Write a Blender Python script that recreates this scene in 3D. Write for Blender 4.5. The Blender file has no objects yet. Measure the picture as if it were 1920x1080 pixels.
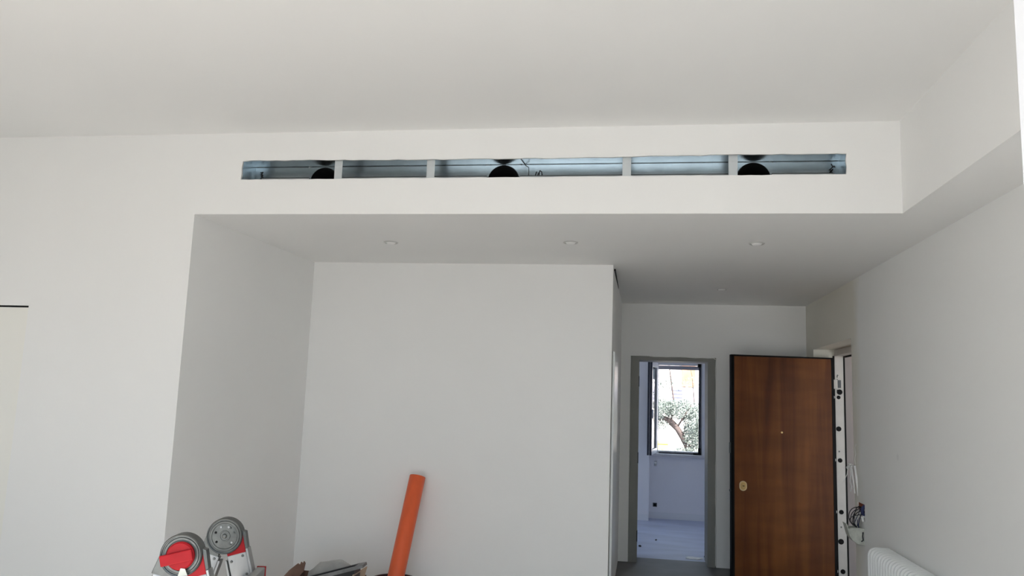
import bpy, bmesh, math, random
from mathutils import Matrix, Vector
random.seed(7)
scene = bpy.context.scene
COL = scene.collection
PI = math.pi

# ---------------------------------------------------------------- camera
CAM_H = 1.6438
cam = bpy.data.cameras.new('camera')
cam.sensor_width = 36.0
cam.lens = 1477.04 / 1920 * 36
cam.clip_start = 0.02
camo = bpy.data.objects.new('camera', cam)
COL.objects.link(camo)
rv, uv, fv = Vector((.98712, .155923, .035802)), Vector((-.013761, -.140207, .990027)), Vector((-.159388, .977768, .136255))
camo.matrix_world = Matrix(((rv.x, uv.x, -fv.x, 0), (rv.y, uv.y, -fv.y, 0), (rv.z, uv.z, -fv.z, CAM_H), (0, 0, 0, 1)))
scene.camera = camo

# ---------------------------------------------------------------- sky, sun, window portals, exposure
world = bpy.data.worlds.new('sky'); scene.world = world
world.use_nodes = True
bgn = world.node_tree.nodes['Background']
bgn.inputs[0].default_value = (0.70, 0.85, 1.0, 1)
bgn.inputs[1].default_value = 3.9
sun = bpy.data.lights.new('sun', 'SUN'); sun.energy = 28.0; sun.angle = math.radians(0.6); sun.color = (1.0, .945, .88)
suno = bpy.data.objects.new('sun', sun); COL.objects.link(suno)
suno.rotation_euler = Vector((-0.42, 0.66, -0.62)).to_track_quat('-Z', 'Y').to_euler()
def portal(name, loc, direction, w, h):
    l = bpy.data.lights.new(name, 'AREA'); l.shape = 'RECTANGLE'; l.size = w; l.size_y = h
    l.cycles.is_portal = True
    o = bpy.data.objects.new(name, l); COL.objects.link(o); o.location = loc
    o.rotation_euler = Vector(direction).to_track_quat('-Z', 'Z').to_euler()
portal('balcony_door_daylight', (-.45, -.24, 1.21), (0, 1, 0), 3.3, 2.4)
portal('added_side_window_daylight', (-5.3, 2.6, 1.5), (1, 0, 0), 1.0, 1.2)  # portal of the unseen window added in the left wall
portal('added_stairwell_window_daylight', (3.05, 5.04, 1.55), (0, 1, 0), 1.7, 2.1)  # portal of the unseen window added on the landing
portal('added_bedroom_window_daylight', (-2.3, 10.35, 1.55), (1, 0, 0), 1.3, 1.3)  # portal of the unseen window added in the bedroom's left wall
portal('bedroom_window_daylight', (.58, 11.9, 1.57), (0, -1, 0), .6, 1.3)
scene.view_settings.view_transform = 'Standard'
scene.view_settings.look = 'None'
scene.view_settings.gamma = 1.0
scene.view_settings.exposure = -0.28
scene.cycles.max_bounces = 14
scene.cycles.diffuse_bounces = 9
scene.cycles.transparent_max_bounces = 12
scene.cycles.sample_clamp_indirect = 8.0
scene.cycles.caustics_reflective = False
scene.cycles.caustics_refractive = False

# ---------------------------------------------------------------- materials
MATS = {}
def mat(name, col, rough=.5, metal=0., noise=0., nscale=6., bump=0., bscale=40., stretch=None, col2=None, spec=None):
    if name in MATS: return MATS[name]
    m = bpy.data.materials.new(name); m.use_nodes = True
    nt = m.node_tree; b = nt.nodes['Principled BSDF']
    b.inputs['Base Color'].default_value = (*col, 1)
    b.inputs['Roughness'].default_value = rough
    b.inputs['Metallic'].default_value = metal
    if spec is not None: b.inputs['Specular IOR Level'].default_value = spec
    tc = nt.nodes.new('ShaderNodeTexCoord'); vec = tc.outputs['Object']
    if stretch:
        mp = nt.nodes.new('ShaderNodeMapping'); mp.inputs['Scale'].default_value = stretch
        nt.links.new(vec, mp.inputs[0]); vec = mp.outputs[0]
    if noise or col2:
        n = nt.nodes.new('ShaderNodeTexNoise'); n.inputs['Scale'].default_value = nscale; n.inputs['Detail'].default_value = 5
        nt.links.new(vec, n.inputs['Vector'])
        mx = nt.nodes.new('ShaderNodeMix'); mx.data_type = 'RGBA'
        c2 = col2 or tuple(c * (1 - noise) for c in col)
        mx.inputs[6].default_value = (*col, 1); mx.inputs[7].default_value = (*c2, 1)
        rp = nt.nodes.new('ShaderNodeValToRGB'); rp.color_ramp.elements[0].position = .35; rp.color_ramp.elements[1].position = .68
        nt.links.new(n.outputs['Fac'], rp.inputs[0]); nt.links.new(rp.outputs[0], mx.inputs[0])
        nt.links.new(mx.outputs[2], b.inputs['Base Color'])
    if bump:
        n2 = nt.nodes.new('ShaderNodeTexNoise'); n2.inputs['Scale'].default_value = bscale; n2.inputs['Detail'].default_value = 4
        nt.links.new(vec, n2.inputs['Vector'])
        bp = nt.nodes.new('ShaderNodeBump'); bp.inputs['Strength'].default_value = bump; bp.inputs['Distance'].default_value = .01
        nt.links.new(n2.outputs['Fac'], bp.inputs['Height']); nt.links.new(bp.outputs[0], b.inputs['Normal'])
    MATS[name] = m
    return m

PAINT = mat('white_wall_paint', (.845, .845, .835), .65, noise=.02, nscale=1.3, bump=.03, bscale=60)
CEILP = mat('white_ceiling_paint', (.845, .845, .835), .7, noise=.02, nscale=.8)
BEDP = mat('bedroom_wall_paint', (.86, .855, .89), .7, noise=.04, nscale=2)
DOORP = mat('flush_door_paint', (.84, .83, .78), .45)
SCREED = mat('floor_screed', (.13, .125, .12), .55, noise=.3, nscale=2.2, bump=.04, bscale=25, col2=(.18, .175, .17))
SCREEDB = mat('bedroom_screed_sky_tint', (.54, .59, .76), .5, noise=.2, nscale=3, bump=.03, bscale=20, stretch=(.5, 1.6, 1))  # blue partly stands for sky reflected from the window
SCREEDL = mat('pale_screed', (.56, .535, .51), .6, noise=.1, nscale=2.2, bump=.05, bscale=25)
GALV = mat('galvanised_steel', (.50, .575, .62), .26, .95, noise=.12, nscale=9)
GALVD = mat('galvanised_strap', (.62, .66, .68), .4, .8)
BLACK = mat('black_duct', (.004, .004, .005), .9)
INK = mat('marker_ink', (.01, .01, .012), .6)
FRAMEG = mat('grey_door_frame', (.25, .25, .23), .55, noise=.08, nscale=5)
HINGEM = mat('dark_hinge_metal', (.06, .06, .06), .4, .6)
BLKM = mat('black_steel_profile', (.005, .0045, .0045), .6, spec=.15)
CREAM = mat('cream_metal_frame', (.58, .545, .505), .45, noise=.06, nscale=12)
BRASS = mat('brass', (.72, .52, .24), .3, .9)
ALU = mat('aluminium', (.36, .365, .365), .45, .9, noise=.15, nscale=30, stretch=(1, 1, .15))
STEEL = mat('hinge_steel', (.15, .155, .148), .45, .8, noise=.3, nscale=40)
STEELD = mat('hinge_steel_rim', (.085, .09, .088), .4, .8)
REDP = mat('red_plastic', (.36, .008, .013), .5, noise=.15, nscale=25, spec=.2)
RUBBER = mat('black_rubber', (.015, .015, .016), .7)
ORANGE = mat('orange_pvc', (.76, .115, .03), .42, noise=.1, nscale=4, stretch=(6, 6, .6))
WHITEM = mat('white_enamel', (.80, .82, .82), .32)
WHITEP = mat('white_plastic', (.82, .82, .80), .45)
WIN = mat('white_window_frame', (.78, .79, .82), .35)
WINX = mat('dark_window_profile', (.012, .014, .03), .4)
SILL = mat('pale_stone_sill', (.66, .65, .68), .4, noise=.1, nscale=20)
CARD = mat('brown_cardboard', (.20, .115, .085), .85, noise=.3, nscale=8)
GREYBAG = mat('grey_plastic_sheet', (.36, .36, .35), .4, noise=.2, nscale=12, bump=.3, bscale=14)
TAPE = mat('tan_tape', (.42, .36, .20), .5)
TRAYB = mat('black_tray_plastic', (.018, .020, .024), .38, noise=.3, nscale=10)
TRAYL = mat('worn_tray_rim', (.20, .205, .21), .5, noise=.4, nscale=16)
BRICK = mat('red_brick', (.33, .10, .055), .9, noise=.35, nscale=30, bump=.4, bscale=60)
PLAST = mat('greenish_plaster', (.60, .62, .56), .8, noise=.25, nscale=25, bump=.3, bscale=50)
WIREK = mat('black_wire', (.015, .015, .02), .5)
WIREW = mat('white_wire', (.75, .75, .73), .5)
WIREB = mat('blue_wire', (.012, .02, .09), .5)
LANDING = mat('pinkish_landing_plaster', (.345, .305, .295), .8, noise=.15, nscale=5, stretch=(1, 1, .5))
LENS = mat('frosted_lens', (.85, .85, .84), .3)
OUTG = mat('outdoor_paving', (.42, .41, .40), .9, noise=.15, nscale=.7)
CONC = mat('concrete_slab', (.55, .54, .52), .9)
BARK = mat('grey_brown_bark', (.10, .075, .07), .9, noise=.4, nscale=14, bump=.6, bscale=20)
LEAF = mat('olive_leaf', (.085, .105, .09), .6, noise=.5, nscale=3, col2=(.34, .38, .35))
FACADE = mat('pale_facade', (.80, .74, .70), .9, noise=.05, nscale=.8)
LILAC = mat('lilac_facade', (.46, .44, .56), .9, noise=.08, nscale=2)
TERRA = mat('terracotta', (.62, .30, .12), .9, noise=.25, nscale=4)
SHUT = mat('blue_grey_shutter', (.30, .32, .40), .7)
YEL = mat('yellow_plastic', (.70, .48, .12), .6)

def wall_right_mat():
    """white paint with a band of warm patched plaster beside the entrance opening and a small smudge"""
    m = bpy.data.materials.new('patched_wall_paint'); m.use_nodes = True
    nt = m.node_tree; b = nt.nodes['Principled BSDF']; b.inputs['Roughness'].default_value = .65
    tc = nt.nodes.new('ShaderNodeTexCoord')
    sep = nt.nodes.new('ShaderNodeSeparateXYZ'); nt.links.new(tc.outputs['Object'], sep.inputs[0])
    ns = nt.nodes.new('ShaderNodeTexNoise'); ns.inputs['Scale'].default_value = 3.0; ns.inputs['Detail'].default_value = 6
    nt.links.new(tc.outputs['Object'], ns.inputs['Vector'])
    add = nt.nodes.new('ShaderNodeMath'); add.operation = 'MULTIPLY_ADD'; add.inputs[1].default_value = .35
    nt.links.new(ns.outputs['Fac'], add.inputs[0]); nt.links.new(sep.outputs['Y'], add.inputs[2])
    mr = nt.nodes.new('ShaderNodeMapRange'); mr.inputs[1].default_value = 6.70; mr.inputs[2].default_value = 6.90
    nt.links.new(add.outputs[0], mr.inputs[0])
    mx = nt.nodes.new('ShaderNodeMix'); mx.data_type = 'RGBA'
    mx.inputs[6].default_value = (.83, .835, .825, 1); mx.inputs[7].default_value = (.74, .72, .65, 1)
    nt.links.new(mr.outputs[0], mx.inputs[0])
    # smudge
    vs = nt.nodes.new('ShaderNodeVectorMath'); vs.operation = 'DISTANCE'; vs.inputs[1].default_value = (1.713, 5.683, 1.336)
    nt.links.new(tc.outputs['Object'], vs.inputs[0])
    m2 = nt.nodes.new('ShaderNodeMapRange'); m2.inputs[1].default_value = .012; m2.inputs[2].default_value = .03
    m2.inputs[3].default_value = .16; m2.inputs[4].default_value = 0
    nt.links.new(vs.outputs['Value'], m2.inputs[0])
    mx2 = nt.nodes.new('ShaderNodeMix'); mx2.data_type = 'RGBA'; mx2.inputs[7].default_value = (.35, .35, .37, 1)
    nt.links.new(m2.outputs[0], mx2.inputs[0]); nt.links.new(mx.outputs[2], mx2.inputs[6])
    nt.links.new(mx2.outputs[2], b.inputs['Base Color'])
    return m
PAINTR = wall_right_mat()

def wood_mat():
    m = bpy.data.materials.new('walnut_veneer'); m.use_nodes = True
    nt = m.node_tree; b = nt.nodes['Principled BSDF']; b.inputs['Roughness'].default_value = .5; b.inputs['Specular IOR Level'].default_value = .22
    tc = nt.nodes.new('ShaderNodeTexCoord')
    mp = nt.nodes.new('ShaderNodeMapping'); mp.inputs['Scale'].default_value = (5.5, 5.5, .35)
    nt.links.new(tc.outputs['Object'], mp.inputs[0])
    n = nt.nodes.new('ShaderNodeTexNoise'); n.inputs['Scale'].default_value = 1.6; n.inputs['Detail'].default_value = 7; n.inputs['Distortion'].default_value = .6
    nt.links.new(mp.outputs[0], n.inputs['Vector'])
    rp = nt.nodes.new('ShaderNodeValToRGB')
    e = rp.color_ramp.elements
    e[0].position = .3; e[0].color = (.085, .023, .0055, 1)
    e[1].position = .7; e[1].color = (.205, .070, .0155, 1)
    nt.links.new(n.outputs['Fac'], rp.inputs[0])
    mp2 = nt.nodes.new('ShaderNodeMapping'); mp2.inputs['Scale'].default_value = (1.2, 1.2, 5.0)
    nt.links.new(tc.outputs['Object'], mp2.inputs[0])
    n2 = nt.nodes.new('ShaderNodeTexNoise'); n2.inputs['Scale'].default_value = 1.3; n2.inputs['Detail'].default_value = 3
    nt.links.new(mp2.outputs[0], n2.inputs['Vector'])
    mr = nt.nodes.new('ShaderNodeMapRange'); mr.inputs[1].default_value = .4; mr.inputs[2].default_value = .62; mr.inputs[3].default_value = .8; mr.inputs[4].default_value = 1.0
    nt.links.new(n2.outputs['Fac'], mr.inputs[0])
    mx = nt.nodes.new('ShaderNodeMix'); mx.data_type = 'RGBA'; mx.blend_type = 'MULTIPLY'; mx.inputs[0].default_value = 1
    nt.links.new(rp.outputs[0], mx.inputs[6]); nt.links.new(mr.outputs[0], mx.inputs[7])
    nt.links.new(mx.outputs[2], b.inputs['Base Color'])
    return m
WOOD = wood_mat()

def glass_mat():
    m = bpy.data.materials.new('window_glass'); m.use_nodes = True
    nt = m.node_tree; nt.nodes.clear()
    o = nt.nodes.new('ShaderNodeOutputMaterial'); mx = nt.nodes.new('ShaderNodeMixShader')
    t = nt.nodes.new('ShaderNodeBsdfTransparent'); g = nt.nodes.new('ShaderNodeBsdfGlossy'); g.inputs['Roughness'].default_value = .02
    t.inputs[0].default_value = (.93, .95, .96, 1)
    f = nt.nodes.new('ShaderNodeFresnel'); f.inputs[0].default_value = 1.5
    nt.links.new(f.outputs[0], mx.inputs[0]); nt.links.new(t.outputs[0], mx.inputs[1]); nt.links.new(g.outputs[0], mx.inputs[2])
    nt.links.new(mx.outputs[0], o.inputs[0])
    return m
GLASS = glass_mat()

# ---------------------------------------------------------------- builders
def tag(o, label=None, cat=None, group=None, kind=None):
    if label: o['label'] = label
    if cat: o['category'] = cat
    if group: o['group'] = group
    if kind: o['kind'] = kind
    return o

def obj(name, bm, m, parent=None, smooth=False, bevel=0, loc=None):
    """links a bmesh (in the parent's space, or the world's) as one mesh object; origin moved to loc if given"""
    bmesh.ops.recalc_face_normals(bm, faces=bm.faces[:])
    if loc is not None: bmesh.ops.translate(bm, verts=bm.verts[:], vec=-Vector(loc))
    me = bpy.data.meshes.new(name); bm.to_mesh(me); bm.free()
    for mm in (m if isinstance(m, (list, tuple)) else [m]): me.materials.append(mm)
    if smooth:
        for p in me.polygons: p.use_smooth = True
        me.set_sharp_from_angle(angle=math.radians(40))
    o = bpy.data.objects.new(name, me); COL.objects.link(o)
    if loc is not None: o.location = loc
    if parent: o.parent = parent
    if bevel:
        md = o.modifiers.new('bevel', 'BEVEL'); md.width = bevel; md.segments = 2; md.limit_method = 'ANGLE'
    return o

def thing(name, label, cat, loc=(0, 0, 0), rotz=0., group=None, kind=None):
    o = bpy.data.objects.new(name, None); COL.objects.link(o)
    o.location = loc; o.rotation_euler = (0, 0, rotz); o.empty_display_size = .1
    return tag(o, label, cat, group, kind)

def B(): return bmesh.new()
def box(bm, x0, x1, y0, y1, z0, z1, mtx=None):
    vs = [bm.verts.new((x, y, z)) for z in (z0, z1) for y in (y0, y1) for x in (x0, x1)]
    for f in ((0, 2, 3, 1), (4, 5, 7, 6), (0, 1, 5, 4), (2, 6, 7, 3), (0, 4, 6, 2), (1, 3, 7, 5)):
        bm.faces.new([vs[i] for i in f])
    if mtx is not None: bmesh.ops.transform(bm, matrix=mtx, verts=vs)
    return bm
def bx(*a, **k): return box(B(), *a, **k)
def prism(bm, pts, axis, a0, a1, mtx=None):
    """extrude a polygon given in the two other axes along axis"""
    def P(u, v, w): return {'x': (w, u, v), 'y': (u, w, v), 'z': (u, v, w)}[axis]
    lo = [bm.verts.new(P(u, v, a0)) for u, v in pts]; hi = [bm.verts.new(P(u, v, a1)) for u, v in pts]
    n = len(pts)
    bm.faces.new(lo[::-1]); bm.faces.new(hi)
    for i in range(n): bm.faces.new((lo[i], lo[(i + 1) % n], hi[(i + 1) % n], hi[i]))
    if mtx is not None: bmesh.ops.transform(bm, matrix=mtx, verts=lo + hi)
    return bm
def lathe(bm, prof, axis='z', c=(0, 0, 0), n=32, close=False):
    """prof: list of (r, h); revolve round axis through c"""
    rings = []
    for r, h in prof:
        ring = []
        for i in range(n if r > 1e-6 else 1):
            a = 2 * PI * i / n; u, v = r * math.cos(a), r * math.sin(a)
            q = {'x': (h, u, v), 'y': (u, h, v), 'z': (u, v, h)}[axis]
            ring.append(bm.verts.new((q[0] + c[0], q[1] + c[1], q[2] + c[2])))
        rings.append(ring)
    pairs = list(zip(rings[:-1], rings[1:])) + ([(rings[-1], rings[0])] if close else [])
    for a, b in pairs:
        if len(a) == 1 and len(b) == 1: continue
        for i in range(n):
            j = (i + 1) % n
            if len(a) == 1: bm.faces.new((a[0], b[j], b[i]))
            elif len(b) == 1: bm.faces.new((a[i], a[j], b[0]))
            else: bm.faces.new((a[i], a[j], b[j], b[i]))
    return bm
def tube(bm, pts, r, n=8, cap=True, flat=1.0):
    pts = [Vector(p) for p in pts]; rings = []; up = None
    for i, p in enumerate(pts):
        t = (pts[min(i + 1, len(pts) - 1)] - pts[max(i - 1, 0)]).normalized()
        if up is None:
            up = Vector((0, 0, 1)) if abs(t.z) < .9 else Vector((0, 1, 0))
        s = t.cross(up).normalized(); up = s.cross(t).normalized()
        rr = r[i] if isinstance(r, (list, tuple)) else r
        rings.append([bm.verts.new(p + (s * math.cos(2 * PI * k / n) + up * math.sin(2 * PI * k / n) * flat) * rr) for k in range(n)])
    for a, b in zip(rings[:-1], rings[1:]):
        for k in range(n): bm.faces.new((a[k], a[(k + 1) % n], b[(k + 1) % n], b[k]))
    if cap: bm.faces.new(rings[0][::-1]); bm.faces.new(rings[-1])
    return bm
def struct(name, bm, m, label, cat, parent=None):
    o = obj(name, bm, m, parent)
    return tag(o, label, cat, kind='structure')

# ---------------------------------------------------------------- plan of the flat (metres, camera above the origin)
Y1, Y2, Y3 = 4.36, 6.07, 8.52          # bulkhead face, niche wall, hall end wall
ZS, ZC = 2.681, 3.192                  # lowered soffit, main ceiling
XL, XL2 = -2.70, -2.645                # left reveal of the niche, front and back
XB, XW = 1.377, 1.713                  # right bulkhead face, right wall
XP, XP2 = -.20, -.18                   # end of the niche wall, front and back
XLW, YR = -5.2, .10                    # unseen left wall, rear wall
YB = 11.72                             # bedroom window wall

struct('floor_living', bx(XLW - .3, XW + .34, YR - .35, Y2 + .1, -.15, 0), SCREEDL, 'pale screed floor of the living room, lightened to bounce light up', 'floor')  # out of view; tone kept pale so it bounces light upward
struct('floor_bedroom', bx(XLW - .3, 4.2, 8.78, 12.2, -.15, 0), SCREEDB, 'pale bluish grey bedroom floor beyond the doorway, sky reflection put into its blue', 'floor')
struct('floor', bx(XLW - .3, 4.2, Y2 + .1, 8.78, -.15, 0), SCREED, 'dark dusty grey screed floor of the hall', 'floor')
struct('ceiling', bx(XLW - .3, XW + .3, YR - .35, Y3 + .2, ZC, ZC + .2), CEILP, 'smooth white main ceiling above the slotted bulkhead', 'ceiling')

# rear wall with the balcony opening the camera stands in, left wall with an unseen window added for light
bm = B()
box(bm, XLW - .3, -2.1, -.25, YR, 0, ZC); box(bm, 1.2, XW + .34, -.25, YR, 0, ZC); box(bm, -2.1, 1.2, -.25, YR, 2.42, ZC); box(bm, .508, .56, -.02, YR, 0, 2.42)
struct('wall_rear', bm, PAINT, 'white rear wall round the wide balcony door opening', 'wall')
bm = B()
box(bm, XLW - .3, XLW, YR, 2.1, 0, ZC); box(bm, XLW - .3, XLW, 3.1, Y1, 0, ZC); box(bm, XLW - .3, XLW, 2.1, 3.1, 2.1, ZC); box(bm, XLW - .3, XLW, 2.1, 3.1, 0, .9)
struct('wall_left', bm, PAINT, 'white left wall with an unseen window opening added for light', 'wall')

# front wall left of the niche, with a recess for the flush door
DX0, DX1, DZ = -4.66, -3.766, 2.098
bm = B()
box(bm, XLW - .3, DX0, Y1, Y1 + .30, 0, ZC)
box(bm, DX0, DX1, Y1, Y1 + .30, DZ, ZC)
box(bm, DX0, DX1, Y1 + .06, Y1 + .30, 0, DZ)
prism(bm, [(DX1, Y1), (XL, Y1), (XL2, Y2 + .02), (DX1, Y2 + .02)], 'z', 0, ZC)
struct('wall_front', bm, PAINT, 'white wall left of the niche, turning in as its side reveal', 'wall')
d2 = thing('door_2', 'cream white flush door with a black strip for the shaded gap along its top', 'door', ((DX0 + DX1) / 2, Y1, 0), kind='structure')
obj('door_leaf', bx(DX0 + .004 - d2.location.x, DX1 - .001 - d2.location.x, .004, .045, .006, DZ - .012), DOORP, d2)
obj('gap_shade_strip', bx(DX0 - d2.location.x, DX1 - d2.location.x, .012, .05, DZ - .011, DZ - .001), BLKM, d2)  # black strip paints the shade inside the gap over the leaf

# bulkhead face of plasterboard with the roughly cut slot
SX0, SX1, SZ0, SZ1 = -2.416, 1.097, 2.898, 3.013
bm = B()
T = .0125
N = 64
def jit(a): return random.uniform(-a, a)
xs = [SX0 + (SX1 - SX0) * i / N for i in range(N + 1)]
lo = [(x, SZ0 + jit(.0018)) for x in xs]; hi = [(x, SZ1 + .0035 * math.sin(x * 2.1) + jit(.0025)) for x in xs]
lf_ = [(SX0, SZ0), (SX0 + .004, 2.93), (SX0 + .001, 2.97), (SX0 + .005, SZ1)]
rt_ = [(SX1, SZ0), (SX1 + .003, 2.94), (SX1 - .002, 2.975), (SX1 + .003, SZ1)]
lo[0], lo[-1], hi[0], hi[-1] = lf_[0], rt_[0], lf_[-1], rt_[-1]
vd = {}
def V2(p):
    if p not in vd: vd[p] = bm.verts.new((p[0], Y1, p[1]))
    return vd[p]
for poly in ([(XL, ZS), (XB, ZS), (XB, SZ0)] + lo[::-1] + [(XL, SZ0)], [(XL, SZ0)] + lf_ + [(XL, SZ1)], [(XB, SZ0), (XB, SZ1)] + rt_[::-1], [(XL, ZC), (XL, SZ1)] + hi + [(XB, SZ1), (XB, ZC)]):
    bm.faces.new([V2(p) for p in poly])
ex = bmesh.ops.extrude_face_region(bm, geom=bm.faces[:], use_keep_orig=True)
bmesh.ops.translate(bm, vec=(0, T, 0), verts=[g for g in ex['geom'] if isinstance(g, bmesh.types.BMVert)])
struct('wall_bulkhead', bm, PAINT, 'white plasterboard bulkhead face with a long narrow cut slot', 'wall')
struct('wall_bulkhead_right', bx(XB, XB + .0125, YR, Y1 + T, ZS, ZC), PAINT, 'white side face of the dropped ceiling along the right wall', 'wall')
bm = B()
box(bm, XL - .02, XW, Y1 + T + .0002, Y3, ZS, ZS + .0125); box(bm, XB + .0127, XW, YR, Y1 + T, ZS, ZS + .0125)
struct('ceiling_soffit', bm, PAINT, 'lowered white soffit over the niche and hall', 'ceiling')

# niche block: back wall of the niche and the hall side of it
bm = B()
prism(bm, [(XL2 - .3, Y2), (XP, Y2), (XP2, Y3), (XL2 - .3, Y3)], 'z', 0, ZS)
struct('wall_niche', bm, PAINT, 'white niche back wall behind the orange pipe', 'wall')
struct('trim_1', bx(XP + .001, XP + .012, 6.25, 7.3, ZS - .016, ZS - .001), BLKM, 'thin black strip for the shaded slit at the top of the hall side of the niche wall', 'trim')  # black box gives the slit's shade by colour
d4 = thing('door_4', 'glossy white sliding panel on the hall side of the niche wall', 'door', (XP, 6.7, 0), kind='structure')
obj('panel', bx(.004, .022, -.52, .52, .01, 2.02), WHITEM, d4, bevel=.003)

# hall end wall with the bedroom doorway
OX0, OX1, OZ = -.078, .808, 2.12
WT = .36
bm = B()
box(bm, XLW, OX0, Y3, Y3 + WT, 0, ZC); box(bm, OX1, XW, Y3, Y3 + WT, 0, ZC); box(bm, XW, 2.3, 8.605, Y3 + WT, 0, ZC); box(bm, OX0, OX1, Y3, Y3 + WT, OZ, ZC)
struct('wall_hall', bm, PAINT, 'white hall end wall around the grey framed doorway', 'wall')
d3 = thing('door_3', 'grey primed door frame with bare hinge plates and no leaf', 'door', ((OX0 + OX1) / 2, Y3, 0), kind='structure')
cx = (OX0 + OX1) / 2
def jagged(x0, x1, sgn):
    pts = [(x0, 0), (x0, OZ)]
    return pts
obj('jamb', bx(OX0 - cx + .002, .014 - cx, -.004, WT + .01, 0, 2.076), FRAMEG, d3, bevel=.002)
obj('jamb', bx(.722 - cx, OX1 - cx - .007, -.004, WT + .01, 0, 2.076), FRAMEG, d3, bevel=.002)
obj('head', bx(OX0 - cx + .002, OX1 - cx - .004, -.004, WT + .01, 2.0755, OZ - .004), FRAMEG, d3, bevel=.002)
for z in (1.85, 1.055, .262):
    obj('hinge_plate', bx(.006 - cx, .0165 - cx, -.007, .05, z - .055, z + .055), HINGEM, d3)
# ragged foam/plaster line round the frame
bm = B()
pts = [(OX1 - .007 - cx, .02)]
for i in range(24): pts.append((OX1 - cx - .004 + jit(.003), .02 + i * 2.08 / 23))
for i in range(12): pts.append((OX1 - cx - .03 - i * .06, OZ - .003 + jit(.003)))
tube(bm, [(x, -.004, z) for x, z in pts], .0035, 5)
obj('plaster_bead', bm, WHITEP, d3)

# right wall with the entrance opening and the small hole of pulled-out wires
EY0, EY1, EZ = 6.775, 8.19, 2.212
WX = XW + .34
HY0, HY1, HZ0, HZ1 = 6.50, 6.69, .800, .925
bm = B()
box(bm, XW, WX, YR, HY0, 0, ZC); box(bm, XW, WX, HY1, EY0, 0, ZC)
box(bm, XW, WX, HY0, HY1, 0, HZ0); box(bm, XW, WX, HY0, HY1, HZ1, ZC); box(bm, XW + .07, WX, HY0, HY1, HZ0, HZ1)
box(bm, XW, WX, EY1, 8.6, 0, ZC); box(bm, XW, WX, EY0, EY1, EZ, ZC)
wr = struct('wall_right', bm, PAINTR, 'white right wall with bare plaster patches round the entrance opening', 'wall')
obj('exposed_brick', bx(XW + .045, XW + .069, HY0 + .002, HY1 - .002, HZ0 + .03, HZ1 - .002), BRICK, wr)
obj('exposed_brick', bx(XW + .006, XW + .045, HY1 - .03, HY1 - .001, HZ0 + .06, HZ1 - .003), BRICK, wr)

# stair landing outside the entrance
bm = B()
box(bm, WX, 4.2, 8.2, 8.6, 0, 2.9)
struct('wall_landing', bm, LANDING, 'pinkish grey landing wall seen past the entrance frame', 'wall')
bm = B(); box(bm, 4.05, 4.2, 5.2, 8.2, 0, 2.9)
struct('wall_landing_far', bm, PAINT, 'white landing wall facing the entrance', 'wall')
bm = B(); box(bm, WX, 2.2, 5.05, 5.2, 0, 2.9); box(bm, 3.9, 4.2, 5.05, 5.2, 0, 2.9); box(bm, 2.2, 3.9, 5.05, 5.2, 0, .5); box(bm, 2.2, 3.9, 5.05, 5.2, 2.6, 2.9)
struct('wall_landing_near', bm, PAINT, 'white landing wall with an unseen window added to light the landing', 'wall')  # window opening is added, sized for hall and jamb brightness
struct('ceiling_stair_sun_block', bx(WX + .02, 4.4, 2.4, 5.04, 2.9, 3.0), CONC, 'unseen concrete slab added to keep sun out of the landing', 'ceiling')  # added out of view to block sun at the landing window
struct('ceiling_landing', bx(WX, 4.2, 5.2, 8.6, 2.9, 3.0), CEILP, 'white landing ceiling outside the entrance', 'ceiling')

# bedroom beyond the doorway
BX0, BX1 = -2.2, 1.9
WX0, WX1, WZ0, WZ1 = .268, .912, .915, 2.205
bm = B()
box(bm, BX0, WX0, YB, YB + .3, 0, 2.9); box(bm, WX1, BX1, YB, YB + .3, 0, 2.9)
box(bm, WX0, WX1, YB, YB + .3, 0, WZ0); box(bm, WX0, WX1, YB, YB + .3, WZ1, 2.9)
wb = struct('wall_bedroom', bm, BEDP, 'pale bedroom wall below and around the open window', 'wall')
struct('wall_bedroom_pier', bx(BX0, .172, 11.46, YB, 0, 2.9), BEDP, 'projecting bedroom wall pier left of the window', 'wall')
bm = B(); box(bm, BX0 - .2, BX0, Y3 + WT, 9.7, 0, 2.9); box(bm, BX0 - .2, BX0, 11.0, YB + .3, 0, 2.9); box(bm, BX0 - .2, BX0, 9.7, 11.0, 0, .9); box(bm, BX0 - .2, BX0, 9.7, 11.0, 2.2, 2.9)  # unseen window opening added here to brighten the bedroom
struct('wall_bedroom_left', bm, BEDP, 'pale left wall of the bedroom with an unseen window added for light', 'wall')
struct('wall_bedroom_right', bx(BX1, BX1 + .2, Y3 + WT, YB + .3, 0, 2.9), BEDP, 'pale right wall of the bedroom', 'wall')
struct('ceiling_bedroom', bx(BX0 - .2, BX1 + .2, Y3 + WT, YB + .3, 2.9, 3.0), CEILP, 'white bedroom ceiling', 'ceiling')
struct('baseboard_bedroom', bx(.173, BX1, YB - .014, YB - .001, 0, .085), WIN, 'low white baseboard below the bedroom window', 'baseboard')
struct('baseboard_pier', bx(BX0, .171, 11.446, 11.459, 0, .085), WIN, 'low white baseboard on the bedroom wall pier', 'baseboard')

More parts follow.
